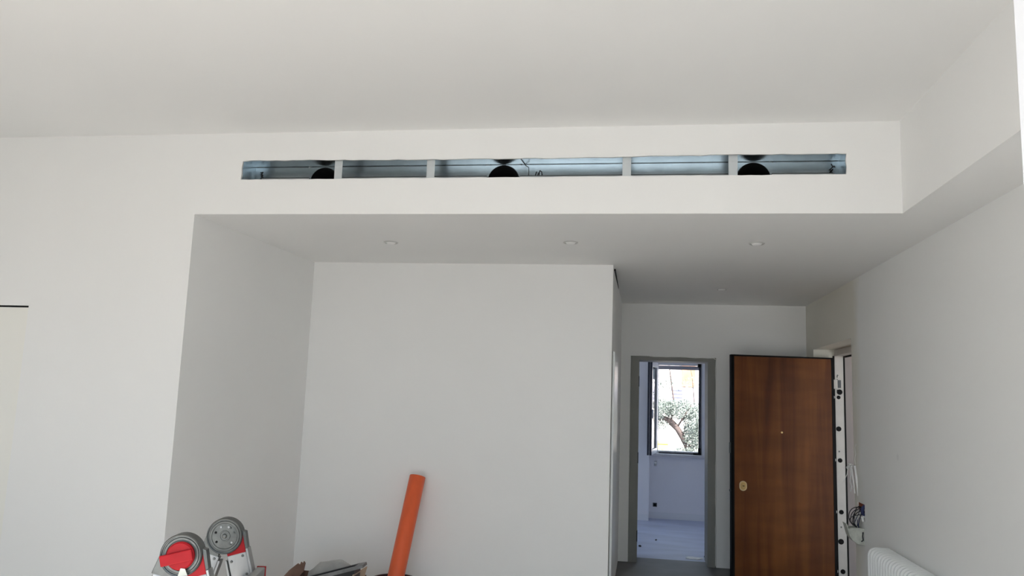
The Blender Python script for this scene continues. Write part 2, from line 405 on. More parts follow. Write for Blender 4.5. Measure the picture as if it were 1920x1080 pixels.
# window_1
w1 = thing('window_1', 'white bedroom window with dark edge profiles, casement swung open', 'window', ((WX0 + WX1) / 2, YB, WZ0), kind='structure')
wx, wz = w1.location.x, w1.location.z
L0, L1, H1 = WX0 - wx, WX1 - wx, WZ1 - WZ0
def fr(x0, x1, z0, z1, y0=.02, y1=.09): return bx(x0, x1, y0, y1, z0, z1)
f = obj('frame', fr(L0 + .001, L0 + .03, .001, H1 - .001), WIN, w1)
obj('frame', fr(L1 - .03, L1 - .001, .001, H1 - .001), WIN, w1)
obj('frame', fr(L0 + .03, L1 - .03, .001, .035), WIN, w1)
obj('frame', fr(L0 + .03, L1 - .03, H1 - .03, H1 - .001), WIN, w1)
obj('shutter_slat', fr(L0 + .03, L1 - .03, H1 - .088, H1 - .031, .10, .13), mat('grey_shutter', (.30, .30, .34), .6), w1)
obj('edge_profile', bx(L1 - .046, L1 - .014, .0, .019, .0, H1 - .002), WINX, w1)
obj('edge_profile', bx(L0 + .04, L1 - .12, .0, .019, -.002, .016), WINX, w1)
obj('corner_bracket', bx(L1 - .12, L1 - .012, -.006, .02, -.004, .020), BLKM, w1)
obj('corner_bracket', bx(L1 - .05, L1 - .012, -.006, .02, .020, .09), BLKM, w1)
obj('corner_bracket', bx(L1 - .06, L1 - .012, -.006, .02, H1 - .05, H1), BLKM, w1)
obj('reveal_strip', bx(L1 + .0, L1 + .045, -.012, -.001, -.03, H1 + .01), WIN, w1)
sl = obj('sill', bx(L0 - .105, L1 + .12, -.07, -.001, -.045, -.006), SILL, w1, bevel=.004)
# casement: hinged on the left of the frame, opened a little past square
ang = math.radians(99)
Mc = Matrix.Translation((L0 + .02, .0, 0)) @ Matrix.Rotation(-ang, 4, 'Z')
LW = .60
cs = obj('casement', B(), WIN, w1)
bm = B()
box(bm, 0, .065, -.055, 0, .004, H1 - .004, Mc); box(bm, LW - .065, LW, -.055, 0, .004, H1 - .004, Mc)
box(bm, .065, LW - .065, -.055, 0, .004, .075, Mc); box(bm, .065, LW - .065, -.055, 0, H1 - .075, H1 - .004, Mc)
bmesh.ops.recalc_face_normals(bm, faces=bm.faces[:])
bm.to_mesh(cs.data); bm.free(); cs.data.update()
obj('pane', bx(.066, LW - .066, -.034, -.02, .076, H1 - .076, mtx=Mc), GLASS, cs)
obj('edge_seal', bx(LW + .001, LW + .012, -.058, -.034, .0, H1, mtx=Mc), WINX, cs)
obj('edge_seal', bx(LW + .001, LW + .012, -.026, .004, .0, H1, mtx=Mc), WINX, cs)
obj('handle', bx(LW - .045, LW - .02, .0005, .02, .5, .62, mtx=Mc), WIN, cs)

o = thing('wall_socket', 'small dark wall socket low on the wall under the bedroom window', 'socket', (.262, YB, .19))
obj('plate', bx(-.03, .03, -.012, -.0005, -.028, .028), mat('grey_socket', (.10, .10, .105), .5), o, bevel=.003)
obj('insert', bx(-.018, .018, -.014, -.0121, -.018, .018), BLKM, o)
o = thing('strap_guide', 'small shiny shutter strap guide just below the bedroom window sill', 'fitting', (.262, YB, .765))
obj('plate', bx(-.014, .014, -.008, -.0005, -.035, .035), ALU, o, bevel=.003)
bm = B(); lathe(bm, [(0, -.03), (.014, -.028), (.016, -.02), (.010, -.0085), (0, -.0085)], 'y', (0, 0, .012), 12)
obj('roller', bm, WHITEP, o, smooth=True)

# scraps on the floor of the doorway
bm = B()
pts = []
for i in range(14):
    a = 2 * PI * i / 14; r = .07 * random.uniform(.6, 1.2)
    pts.append((r * 1.3 * math.cos(a), r * math.sin(a)))
prism(bm, pts, 'z', .0005, .006)
tag(obj('plastic_scrap', bm, WHITEP, loc=None), 'torn white plastic scrap on the floor by the right door jamb', 'scrap').location = (.63, 8.93, 0)
for i, (x, y, s, lb) in enumerate([(.05, 9.42, .02, 'small dark rubble bit on the bedroom floor near the left jamb'),
                                   (.24, 9.9, .014, 'tiny dark crumb in the middle of the bedroom floor'),
                                   (.745, 9.03, .02, 'dark rubble bit beside the foot of the right door jamb')]):
    bm = B(); bmesh.ops.create_icosphere(bm, subdivisions=1, radius=s)
    for v in bm.verts: v.co *= random.uniform(.7, 1.15); v.co.z = max(v.co.z * .7, -s * .45)
    mz = min(v.co.z for v in bm.verts)
    for v in bm.verts: v.co.z -= mz
    tag(obj('rubble_bit', bm, mat('dark_rubble', (.05, .05, .05), .9)), lb, 'rubble', 'rubble on the bedroom floor').location = (x, y, 0.0005)

# ---------------------------------------------------------------- entrance door: frame in the opening, leaf swung inwards
d1 = thing('door_1', 'walnut veneered entrance door standing open, black edged, with cream steel frame', 'door', (1.87, 8.10, 0), kind='structure')
ox, oy = 1.87, 8.10
def W(x, y): return x - ox, y - oy
# jamb facing the camera on the far side of the opening
jy0, jy1 = 8.165 - oy, 8.189 - oy
jb = obj('frame_jamb', bx(1.905 - ox, 1.985 - ox, jy0, jy1, 0, 2.165), CREAM, d1)
obj('gasket', bx(1.986 - ox, 1.999 - ox, jy0 - .006, jy1, 0, 2.15), BLKM, jb)
obj('gasket', bx(1.893 - ox, 1.904 - ox, jy0 + .004, jy1, 0, 2.15), BLKM, jb)
for z, x, r in [(1.80, 1.946, .026), (1.748, 1.935, .018), (1.445, 1.931, .024), (1.145, 1.938, .021), (.66, 1.94, .021), (.386, 1.931, .026), (.112, 1.943, .022)]:
    bm = B(); lathe(bm, [(0, 0), (r, 0), (r, -.004), (r * .8, -.005), (0, -.004)], 'y', (x - ox, jy0 - .0005, z), 18)
    obj('bolt_hole', bm, BLKM, jb, smooth=True)
for z, x in [(1.962, 1.93), (1.23, 1.932), (.52, 1.936)]:
    bm = B(); lathe(bm, [(0, 0), (.008, 0), (.006, -.004), (0, -.004)], 'y', (x - ox, jy0 - .0005, z), 10)
    obj('screw', bm, STEEL, jb)
for z in (1.748, 1.147, .66, .11):
    bm = B(); lathe(bm, [(0, 0), (.008, 0), (.006, -.005), (0, -.006)], 'y', (1.892 - ox, jy0 - .001, z), 10)
    for v in bm.verts: v.co.z = z + (v.co.z - z) * 1.9
    obj('hinge_pin', bm, WHITEP, jb)
hg = obj('hinge', bx(1.882 - ox, 1.925 - ox, jy0 - .022, jy0 - .0005, 1.83, 1.92), CREAM, jb, bevel=.003)
obj('hinge_leaf', bx(1.926 - ox, 1.958 - ox, jy0 - .012, jy0 - .0005, 1.84, 1.915), HINGEM, hg)
for k in range(7):
    if 1.805 + k * .022 < 1.835 or k > 4 or k < 2:
        obj('adjuster_slot', bx(1.922 - ox, 1.930 - ox, jy0 - .002, jy0 - .0003, 1.785 + k * .026, 1.797 + k * .026), BLKM, hg)
obj('outer_reveal', bx(2.0 - ox, 2.07 - ox, 8.176 - oy, jy1, 0, EZ - .001), LANDING, d1)
# head and near jamb of the frame, set deep in the wall
fh = obj('frame_head', bx(1.905 - ox, 1.985 - ox, EY0 + .001 - oy, jy0 - .001, 2.15, EZ - .004), CREAM, d1)
obj('frame_jamb', bx(1.905 - ox, 1.985 - ox, EY0 + .001 - oy, EY0 + .03 - oy, 0, 2.149), CREAM, d1)
obj('gasket', bx(1.986 - ox, 1.999 - ox, EY0 + .001 - oy, jy1, 2.135, 2.15), BLKM, fh)
# leaf
th = math.radians(9)
Ml = Matrix.Rotation(th, 4, 'Z')
S0, S1, LT = -.985, .012, .065
lf = obj('door_leaf', bx(S0, S1, 0.006, LT, .012, 2.128, mtx=Ml), BLKM, d1)
obj('veneer_panel', bx(S0 + .028, S1 - .026, .0, .0055, .02, 2.113, mtx=Ml), WOOD, lf)
bm = B(); box(bm, S0 + .018, S0 + .0275, -.003, .0055, .02, 2.122, Ml); box(bm, S1 - .0255, S1 - .010, -.003, .0055, .02, 2.122, Ml); box(bm, S0 + .018, S1 - .010, -.003, .0055, 2.1135, 2.128, Ml)
obj('edge_profile', bm, BLKM, lf)
# lock escutcheon: brass oval ring, recessed plate and cylinder
lx, lz = -.878, .878
def oval(r, zz, n=32): return [(lx + r * math.cos(2 * PI * i / n), lz + zz * (1 if math.sin(2 * PI * i / n) > 0 else -1) + r * math.sin(2 * PI * i / n)) for i in range(n)]
esc = obj('lock_escutcheon', prism(B(), oval(.034, .010), 'y', -.008, -.0001, Ml), BRASS, lf, bevel=.003)
bm = B()
n = 32
for rr, zz, yy in ((.036, .010, -.004), (.036, .010, -.013), (.028, .010, -.013), (.028, .010, -.0085)):
    for p in oval(rr, zz, n): bm.verts.new((p[0], yy, p[1]))
bm.verts.ensure_lookup_table()
for k in range(3):
    for i in range(n): bm.faces.new([bm.verts[k * n + i], bm.verts[k * n + (i + 1) % n], bm.verts[(k + 1) * n + (i + 1) % n], bm.verts[(k + 1) * n + i]])
bmesh.ops.transform(bm, matrix=Ml, verts=bm.verts[:])
obj('rim', bm, mat('pale_brass', (.80, .64, .40), .35, .8), esc, smooth=True)
bm = B(); lathe(bm, [(0, -.0155), (.019, -.0155), (.021, -.013), (.021, -.0082), (0, -.0082)], 'y', (lx, 0, lz), 24)
bmesh.ops.transform(bm, matrix=Ml, verts=bm.verts[:]); obj('cylinder', bm, BRASS, esc, smooth=True)
obj('keyhole', bx(lx - .008, lx + .011, -.017, -.0156, lz - .003, lz + .004, mtx=Ml), BLKM, esc)
bm = B(); lathe(bm, [(0, -.006), (.005, -.006), (.009, -.004), (.010, -.0005), (0, -.0005)], 'y', (-.50, 0, 1.393), 16)
bmesh.ops.transform(bm, matrix=Ml, verts=bm.verts[:]); obj('peephole', bm, BRASS, lf, smooth=True)
obj('latch_bolt', bx(S0 - .010, S0 - .0005, .024, .046, 1.18, 1.28, mtx=Ml), STEEL, lf)
bm = B(); lathe(bm, [(0, -.012), (.011, -.010), (.011, -.0005), (0, -.0005)], 'x', (S0, .035, .829), 12)
bmesh.ops.transform(bm, matrix=Ml, verts=bm.verts[:]); obj('dead_bolt', bm, STEEL, lf, smooth=True)

# ---------------------------------------------------------------- open balcony door leaf at the right edge of the picture
wl = thing('window_2', 'white balcony door leaf standing open at the right edge', 'window', (.449, YR, 0), kind='structure')
bm = B()
FH = 2.38
box(bm, 0, .058, .80, .90, .02, FH); box(bm, 0, .058, .0, .10, .02, FH); box(bm, 0, .058, .10, .80, .02, .16); box(bm, 0, .058, .10, .80, FH - .10, FH)
sf = obj('sash', bm, WIN, wl, bevel=.008)
obj('pane', bx(.022, .036, .101, .799, .161, FH - .101), GLASS, sf)

# ---------------------------------------------------------------- air plenum behind the slot
PB, PT, PZ0 = 4.562, 3.034, 2.832
pl = thing('air_plenum', 'galvanised sheet metal air plenum with three black duct mouths inside the slot', 'duct', ((SX0 + SX1) / 2, Y1 + .014, PZ0))
pcx = (SX0 + SX1) / 2; py0 = Y1 + .014
A0, A1 = SX0 - .012 - pcx, SX1 + .010 - pcx
depth = PB - py0; hh = PT - PZ0
holes = [(-1.962, .095), (-.820, .097), (.640, .096)]
hz = 2.934 - PZ0
bm = B()
def quad(bm, x0, x1, z0, z1):
    bm.faces.new([bm.verts.new(p) for p in ((x0, depth, z0), (x1, depth, z0), (x1, depth, z1), (x0, depth, z1))])
edges = []
for h, r in holes: edges.append((h - pcx - .11, h - pcx + .11))
cur = A0
for (e0, e1), (h, r) in zip(edges, holes):
    quad(bm, cur, e0, 0, hh); cur = e1
    n = 40; hx = h - pcx; inner, outer = [], []
    for i in range(n):
        a = 2 * PI * (i + .5) / n; c, s = math.cos(a), math.sin(a)
        inner.append(bm.verts.new((hx + r * c, depth, hz + r * s)))
        t = min((.11 / abs(c)) if abs(c) > 1e-6 else 9, ((hh - hz) if s > 0 else hz) / abs(s) if abs(s) > 1e-6 else 9)
        outer.append(bm.verts.new((hx + t * c, depth, hz + t * s)))
    for i in range(n):
        j = (i + 1) % n; bm.faces.new((inner[i], inner[j], outer[j], outer[i]))
quad(bm, cur, A1, 0, hh)
obj('back_plate', bm, GALV, pl)
obj('top_plate', bx(A0, A1, 0, depth, hh, hh + .001), GALV, pl)
obj('bottom_plate', bx(A0, A1, 0, depth, -.001, 0), GALV, pl)
obj('end_plate', bx(A0 - .001, A0, 0, depth, 0, hh), GALV, pl)
obj('end_plate', bx(A1, A1 + .001, 0, depth, 0, hh), GALV, pl)
for h, r in holes:
    bm = B(); lathe(bm, [(r + .001, depth + .002), (r - .004, depth - .004), (r - .006, depth + .01), (r - .006, depth + .30), (0, depth + .30)], 'y', (h - pcx, 0, hz), 40)
    obj('duct_mouth', bm, BLACK, pl, smooth=True)
for sx in (-1.799, -1.226, -.079, .506):
    bm = B(); box(bm, sx - .024 - pcx, sx + .024 - pcx, .004, .0055, .0, hh); box(bm, sx - .024 - pcx, sx - .0225 - pcx, .0055, .02, 0, hh)
    box(bm, sx - .024 - pcx, sx + .024 - pcx, .0025, .004, hh - .052, hh - .046)
    obj('spacer_strap', bm, GALVD, pl)
bm = B(); tube(bm, [(A0 + .002, depth - .002, hh - .002), (A1 - .002, depth - .002, hh - .002)], .001, 6)
obj('corner_fold', bm, STEELD, pl)
fx0 = A0 + .05
for h, r in holes + [(SX1 - .02, -.0)]:
    fx1 = h - pcx - r - .004
    obj('lower_strip', bx(fx0, fx1, depth - .012, depth - .0045, 0, 2.958 - PZ0), GALVD, pl)  # paler strip low on the back plate
    obj('strip_edge', bx(fx0, fx1, depth - .014, depth - .0045, 2.9582 - PZ0, 2.962 - PZ0), STEELD, pl)
    fx0 = h - pcx + r + .004
# folded joint between the two plates
bm = B(); tube(bm, [(-.667 - pcx, depth - .002, .10), (-.667 - pcx, depth - .002, hh - .02), (-.69 - pcx, depth - .002, hh - .003), (-.70 - pcx, depth * .4, hh - .002)], .0022, 5)
obj('plate_seam', bm, STEELD, pl)
def ink(strokes, cx_, cz_, s, name='marker_writing', rot=0):
    bm = B()
    for st in strokes:
        tube(bm, [(cx_ - pcx + s * (u * math.cos(rot) - v * math.sin(rot)), depth - .0016, cz_ - PZ0 + s * (u * math.sin(rot) + v * math.cos(rot))) for u, v in st], .003, 5)
    obj(name, bm, INK, pl)
ink([[(-.9, -.5), (-.4, -.35)], [(-.2, .5), (-.45, -.3), (.05, -.2)], [(.1, .35), (-.05, -.55)], [(.35, .7), (.2, -.2), (.45, -.6), (.75, -.2), (.65, .5), (.35, .7)]], -.612, 2.970, .036)
ink([[(-.5, -.9), (-.2, -.6)], [(-.2, -.7), (.15, -.1), (-.2, -.1), (.2, .2)], [(.05, -.5), (.4, .1)], [(.2, .3), (.6, .5)], [(.4, .4), (.15, .9)], [(.5, .6), (.75, .35)]], 1.062, 2.984, .036)
ink([[(-.3, .6), (.3, .65)], [(0, .65), (.05, .2)], [(-.3, .15), (.3, .1), (-.2, -.2), (.3, -.25)], [(0, -.3), (.05, -.9)], [(-.25, -.6), (.25, -.6)]], -2.385, 2.980, .032)

# ---------------------------------------------------------------- recessed downlights
def downlight(x, y, label):
    d = thing('downlight', label, 'downlight', (x, y, ZS), group='recessed downlights in the soffit')
    bm = B(); lathe(bm, [(.036, -.0005), (.050, -.0005), (.0505, -.003), (.046, -.007), (.038, -.0055), (.036, -.002)], 'z', (0, 0, 0), 36, close=True)
    obj('trim_ring', bm, mat('grey_ring', (.52, .52, .51), .4), d, smooth=True)
    bm = B(); lathe(bm, [(0, -.016), (.015, -.0148), (.027, -.011), (.0345, -.004), (.0355, -.0006), (0, -.0006)], 'z', (0, 0, 0), 32)
    obj('lens', bm, LENS, d, smooth=True)
    return d
downlight(-1.718, 5.209, 'white recessed downlight in the soffit nearest the left reveal')
downlight(-.458, 5.18, 'white recessed downlight in the soffit, middle of the front row of three')
downlight(.747, 5.188, 'white recessed downlight in the soffit, nearest the right bulkhead')
downlight(.742, 7.324, 'white recessed downlight deep in the hall, above the entrance door')

# ---------------------------------------------------------------- column radiator on the right wall
ra = thing('radiator', 'white tubular column radiator low on the right wall', 'radiator', (XW - .088, 5.30, 0))
RT, RB, P = .732, .12, .0555
nsec = 21
def hoop_mesh():
    bm = B(); pts = []
    fx, bxk, rr = -.068, .068, .045
    pts.append((fx, 0, RB)); pts.append((fx, 0, RT - .02 - rr))
    for k in range(1, 7):
        a = PI / 2 * k / 6; pts.append((fx + rr - rr * math.cos(a), 0, RT - .02 - rr + rr * math.sin(a)))
    for k in range(0, 7):
        a = PI / 2 * k / 6; pts.append((bxk - .02 + .02 * math.sin(a), 0, RT - .02 - .02 + .02 * math.cos(a)))
    pts.append((bxk, 0, RB))
    tube(bm, pts, .0125, 10)
    return bm
first = None
for k in range(nsec):
    y = 5.842 - .02 - k * P - 5.30
    if first is None:
        first = obj('section', hoop_mesh(), WHITEM, ra, smooth=True); first.location = (0, y, 0)
    else:
        c = first.copy(); COL.objects.link(c); c.location = (0, y, 0)
yl, yh = 5.842 - .02 - (nsec - 1) * P - 5.30, 5.842 - .02 - 5.30
bm = B(); tube(bm, [(0.03, yl - .02, RT - .048), (0.03, yh + .015, RT - .060)], .016, 12)
obj('top_header', bm, WHITEM, ra, smooth=True)
bm = B(); tube(bm, [(0, yl - .02, RB + .01), (0, yh + .015, RB + .01)], .026, 12)
obj('bottom_header', bm, WHITEM, ra, smooth=True)
bm = B(); tube(bm, [(0.02, yh + .045, 0.0), (0.02, yh + .045, RB), (0.015, yh + .03, RB + .01), (0, yh + .016, RB + .01)], .010, 8)
obj('supply_pipe', bm, WHITEM, ra, smooth=True)
for yy in (yl + .2, yh - .2):
    obj('wall_bracket', bx(.0, .0845, yy - .012, yy + .012, RT - .12, RT - .09), WHITEM, ra)

# ---------------------------------------------------------------- pulled-out wires, wall box and trunking by the entrance
wb_ = thing('wall_box', 'pale rounded wall box hanging out of the right wall below loose wires', 'box', (XW, 6.52, .69))
prof = [(-.004, .075), (-.004, -.065), (-.05, -.058), (-.085, -.035), (-.108, .0), (-.124, .062), (-.131, .088), (-.118, .083), (-.104, .060)]
def shell(pts, t): return pts
bm = B()
outer = [(-.001, -.068), (-.050, -.062), (-.085, -.038), (-.108, -.004), (-.122, .05), (-.132, .085)]
inner = [(-.124, .083), (-.114, .05), (-.100, .0), (-.080, -.030), (-.048, -.052), (-.001, -.058)]
prism(bm, outer + inner, 'y', 0, .11)
obj('curved_shell', bm, PLAST, wb_)
obj('side_plate', prism(B(), [(-.001, -.066), (-.05, -.06), (-.084, -.037), (-.106, -.004), (-.118, .045), (-.10, .055), (-.02, .058), (-.001, .052)], 'y', -.004, .0005), PLAST, wb_)
obj('side_plate', prism(B(), [(-.001, -.066), (-.05, -.06), (-.084, -.037), (-.106, -.004), (-.118, .045), (-.10, .055), (-.02, .058), (-.001, .052)], 'y', .1105, .115), PLAST, wb_)
bm = B(); tube(bm, [(-.012, -.006, .03), (-.016, -.007, .0), (-.012, -.006, -.03), (-.026, -.006, -.04)], .0045, 6)
obj('cable_end', bm, WIREK, wb_)

lw = thing('loose_wires', 'tangle of black, white and blue wires spilling from a hole in the right wall', 'wires', (XW, 6.57, .86))
random.seed(11)
def loop_wire(mt, k, spread):
    p0 = Vector((random.uniform(.01, .03), random.uniform(-.04, .07), random.uniform(-.03, .04)))
    p3 = Vector((random.uniform(-.05, -.03), random.uniform(-.03, .04), random.uniform(-.115, -.10)))
    p1 = p0 + Vector((-spread, random.uniform(-.02, .02), random.uniform(.01, .07)))
    p2 = p3 + Vector((-spread * random.uniform(.5, 1.1), random.uniform(-.02, .02), random.uniform(.0, .06)))
    pts = []
    for i in range(13):
        t = i / 12; pts.append(p0 * (1 - t) ** 3 + 3 * p1 * t * (1 - t) ** 2 + 3 * p2 * t * t * (1 - t) + p3 * t ** 3)
    bm = B(); tube(bm, pts, .0032, 6); obj('wire', bm, mt, lw, smooth=True)
for k in range(7): loop_wire(WIREK, k, random.uniform(.05, .13))
for k in range(4): loop_wire(WIREW, k, random.uniform(.02, .08))
for k in range(3): loop_wire(WIREB, k, random.uniform(.01, .04))
bm = B(); tube(bm, [(.005, -.055, .055), (-.012, -.06, .04), (-.014, -.06, .0), (.004, -.055, -.02)], .012, 8)
obj('connector', bm, WIREB, lw, smooth=True)
bm = B(); tube(bm, [(.004, -.055, -.02), (-.016, -.06, -.03), (-.010, -.06, -.06)], .010, 8)
obj('connector', bm, WHITEP, lw, smooth=True)

tr = thing('cable_trunking', 'thin white trunking strip dangling on wires beside the entrance opening', 'trunking', (1.70, 6.70, .968))
bm = B()
Mt = Matrix.Translation((.022, 0, 0)) @ Matrix.Rotation(math.radians(-6), 4, 'Y')
box(bm, -.010, .006, -.02, .02, .0, .236, Mt)
obj('strip', bm, WHITEP, tr, bevel=.002)
bm = B(); box(bm, -.030, -.022, -.010, .010, .02, .235, Mt)
obj('strip', bm, WHITEP, tr, bevel=.002)
bm = B(); tube(bm, [(-.034, 0, .03), (-.030, -.004, .07), (-.037, 0, .11), (-.03, -.003, .16), (-.035, 0, .22)], .003, 6)
obj('wire', bm, WIREW, tr, smooth=True)
bm = B(); tube(bm, [(.004, 0, .235), (.0, 0, .28), (.010, 0, .32), (.003, 0, .37), (.012, .0, .40)], .0022, 6)
obj('wire', bm, WIREW, tr, smooth=True)
random.seed(5)
for k in range(4):
    pts = [(-.01, 0, .235)]
    for i in range(5): pts.append((-.015 - .03 * random.random() - .006 * i, jit(.02), .20 + .05 * random.random()))
    if k == 0: pts += [(-.06, 0, .16), (-.08, 0, .12), (-.092, 0, .10)]
    bm = B(); tube(bm, pts, .0024, 6); obj('wire', bm, WIREW, tr, smooth=True)

# ---------------------------------------------------------------- folding ladder, only its hinged top in view
lad = thing('folding_ladder', 'aluminium folding ladder with round hinges and red lock plates', 'ladder', (-1.285, 2.30, 0), math.radians(12.7))
HY = .205
SP = math.radians(16)
for side in (-1, 1):
    yc = side * HY; HZ = 1.177 if side < 0 else 1.158
    for s in (-1, 1):                                   # s=-1 leg to the left, +1 to the right
        Ms = Matrix.Translation((s * .026, yc, HZ)) @ Matrix.Rotation(-s * SP, 4, 'Y')
        ln = (HZ - .012) / math.cos(SP)
        top = -.060 if s < 0 else -.058
        st = obj('stile', bx(-.032, .032, -.013, .013, -ln + .01, top, mtx=Ms), ALU, lad, bevel=.003)
        # outer sleeve of the telescopic section with flanges
        bm = B(); box(bm, -.040, -.0325, -.020, .020, -.32, top - (.012 if s > 0 else .02), Ms); box(bm, .0325, .040, -.020, .020, -.32, top + (.01 if s > 0 else -.01), Ms)
        obj('flange', bm, ALU, st, bevel=.0015)
        for u, v in ((-.020, -.020), (.018, -.010), (-.016, -.075), (.02, -.07)):
            bm = B(); lathe(bm, [(0, -.0165), (.004, -.0155), (.0045, -.0131), (0, -.0131)], 'y', (u, 0, top + v), 10)
            bmesh.ops.transform(bm, matrix=Ms, verts=bm.verts[:]); obj('rivet', bm, STEEL, st, smooth=True)
        obj('foot', bx(-.038, .038, -.02, .02, -ln - .002, -ln + .05, mtx=Ms), RUBBER, lad)
        # hinge plate reaching from the disc into the stile; the right-hand ones carry red plastic
        pm = REDP if s > 0 else STEEL
        if s < 0: pts = [(-.030, .0135), (.02, .02), (.028, -.066), (-.036, -.062)]
        else: pts = [(-.03, .0), (.032, .010), (.030, -.066), (-.030, -.066)]
        obj('hinge_plate', prism(B(), pts, 'y', -.012, .010, Ms), pm, lad, bevel=.002)
        if s > 0: obj('hinge_edge', prism(B(), [(.0325, .010), (.042, .004), (.037, -.066), (.0305, -.066)], 'y', -.013, .013, Ms), STEELD, lad)
        # rungs are built once, from the near side
        if side < 0:
            for k in range(4):
                d = .17 + k * .28
                if d < ln - .08:
                    bm = B(); box(bm, -.015, .015, .014, 2 * HY - .014, -d - .014, -d + .014, Ms); obj('rung', bm, ALU, lad, bevel=.003)
    # hinge disc: rim, face, boss
    R0 = .0575
    bm = B(); lathe(bm, [(R0 - .005, -.018), (R0 - .002, -.019), (R0, -.017), (R0, .017), (R0 - .002, .019), (R0 - .005, .018)], 'y', (0, yc, HZ), 44, close=True)
    rim = obj('hinge_rim', bm, STEELD, lad, smooth=True)
    bm = B(); lathe(bm, [(0, -.0150), (.013, -.0150), (.014, -.0165), (.017, -.0165), (.018, -.0145), (.040, -.0145), (.0415, -.0165), (.047, -.0168), (.049, -.0145), (R0 - .0052, -.0145), (R0 - .0052, .016), (0, .016)], 'y', (0, yc, HZ), 44)
    face = obj('hinge_disc', bm, STEEL, lad, smooth=True)
    if side > 0:
        for a, m_ in ((.35, STEELD), (1.0, STEELD), (1.2, ALU), (2.0, ALU), (2.8, BLKM), (3.8, BLKM), (5.6, ALU), (5.4, STEELD)):
            bm = B(); lathe(bm, [(0, -.0172), (.0035, -.0170), (.004, -.0146), (0, -.0146)], 'y', (.031 * math.cos(a), yc, HZ + .031 * math.sin(a)), 10)
            obj('rivet', bm, m_, face, smooth=True)
        bm = B(); lathe(bm, [(0, -.020), (.005, -.020), (.007, -.0185), (.008, -.0152), (0, -.0152)], 'y', (0, yc, HZ), 20)
        obj('hinge_pin', bm, STEEL, face, smooth=True)
    else:
        kb = B(); lathe(kb, [(0, -.028), (.034, -.028), (.038, -.024), (.038, -.0166), (0, -.0166)], 'y', (0, yc, HZ), 40)
        kn = obj('lock_knob', kb, REDP, lad, smooth=True)
        Mk = Matrix.Translation((0, yc, HZ)) @ Matrix.Rotation(math.radians(-14), 4, 'Y')
        obj('lever', bx(-.052, .036, -.036, -.0282, -.017, .013, mtx=Mk), REDP, kn, bevel=.003)
        obj('release_tab', prism(B(), [(.000, -.052), (.026, -.050), (.018, -.032), (.006, -.031)], 'y', -.030, -.0285, Matrix.Translation((0, yc, HZ))), PLAST, kn)
# cross bar with red end caps clamped outside the right-hand stiles
zb = 1.031
bar = obj('cross_bar', bx(.101, .127, -.34, .240, zb - .018, zb + .022), ALU, lad, bevel=.003)
obj('end_cap', bx(.0995, .1285, .2405, .248, zb - .0195, zb + .0235), REDP, bar)
obj('end_cap', bx(.0995, .1285, -.350, -.3405, zb - .0195, zb + .0235), REDP, bar)

# ---------------------------------------------------------------- orange pipe standing in a bucket by the niche wall
pb, pt = Vector((-1.735, 5.640, .030)), Vector((-1.654, 5.985, 1.012))
o = B(); dirv = (pt - pb).normalized(); L = (pt - pb).length
lathe(o, [(.061, 0), (.061, L - .002), (.0595, L), (.0565, L), (.0565, .0)], 'z', (0, 0, 0), 36, close=True)
bmesh.ops.transform(o, matrix=Matrix.Translation(pb) @ dirv.to_track_quat('Z', 'Y').to_matrix().to_4x4(), verts=o.verts[:])
tag(obj('drain_pipe', o, ORANGE, smooth=True, loc=(pb.x, pb.y, 0)), 'straight orange plastic drain pipe leaning against the niche wall', 'pipe')
bk = thing('bucket', 'dark builder\'s bucket holding the foot of the orange pipe', 'bucket', (-1.715, 5.70, 0))
bm = B(); lathe(bm, [(0, 0), (.115, 0), (.120, .01), (.150, .300), (.158, .300), (.158, .318), (.146, .318), (.143, .295), (.114, .014), (0, .012)], 'z', (0, 0, 0), 40)
bko = obj('shell', bm, mat('dark_bucket_plastic', (.05, .022, .02), .5), bk, smooth=True)
bm = B(); tube(bm, [(-.16, 0, .29), (-.14, -.09, .22), (-.08, -.155, .17), (0, -.175, .15), (.08, -.155, .17), (.14, -.09, .22), (.16, 0, .29)], .003, 6)
obj('handle', bm, STEEL, bk, smooth=True)

# ---------------------------------------------------------------- cardboard box of waste
bxr = thing('cardboard_box', 'torn brown cardboard box of building waste beside the pipe', 'box', (-2.07, 5.28, 0))
bw, bd, bh = .235, .17, .385
bm = B()
box(bm, -bw, bw, -bd, bd, 0, .006); box(bm, -bw, -bw + .006, -bd, bd, .006, bh); box(bm, bw - .006, bw, -bd, bd, .006, bh)
box(bm, -bw + .006, bw - .006, -bd, -bd + .006, .006, bh - .03); box(bm, -bw + .006, bw - .006, bd - .006, bd, .006, bh)
obj('carton', bm, CARD, bxr)
bm = B()
fl = [(-bw - .10, bh - .055), (-bw - .02, bh + .035), (-bw + .035, bh + .080), (-bw + .052, bh + .072), (-bw + .058, bh + .092), (-bw + .072, bh + .082), (-bw + .078, bh + .098), (-bw + .088, bh + .085), (-bw + .078, bh + .03), (-bw + .03, bh - .03), (-bw - .05, bh - .07)]
prism(bm, fl, 'y', .0, .012)
obj('torn_flap', bm, CARD, bxr)
bm = B(); box(bm, bw + .002, bw + .008, -bd, bd * .6, bh - .02, bh + .075, Matrix.Translation((bw, 0, bh)) @ Matrix.Rotation(math.radians(14), 4, 'Y') @ Matrix.Translation((-bw, 0, -bh)))
obj('flap', bm, mat('pale_cardboard', (.50, .38, .28), .85, noise=.2, nscale=10), bxr)
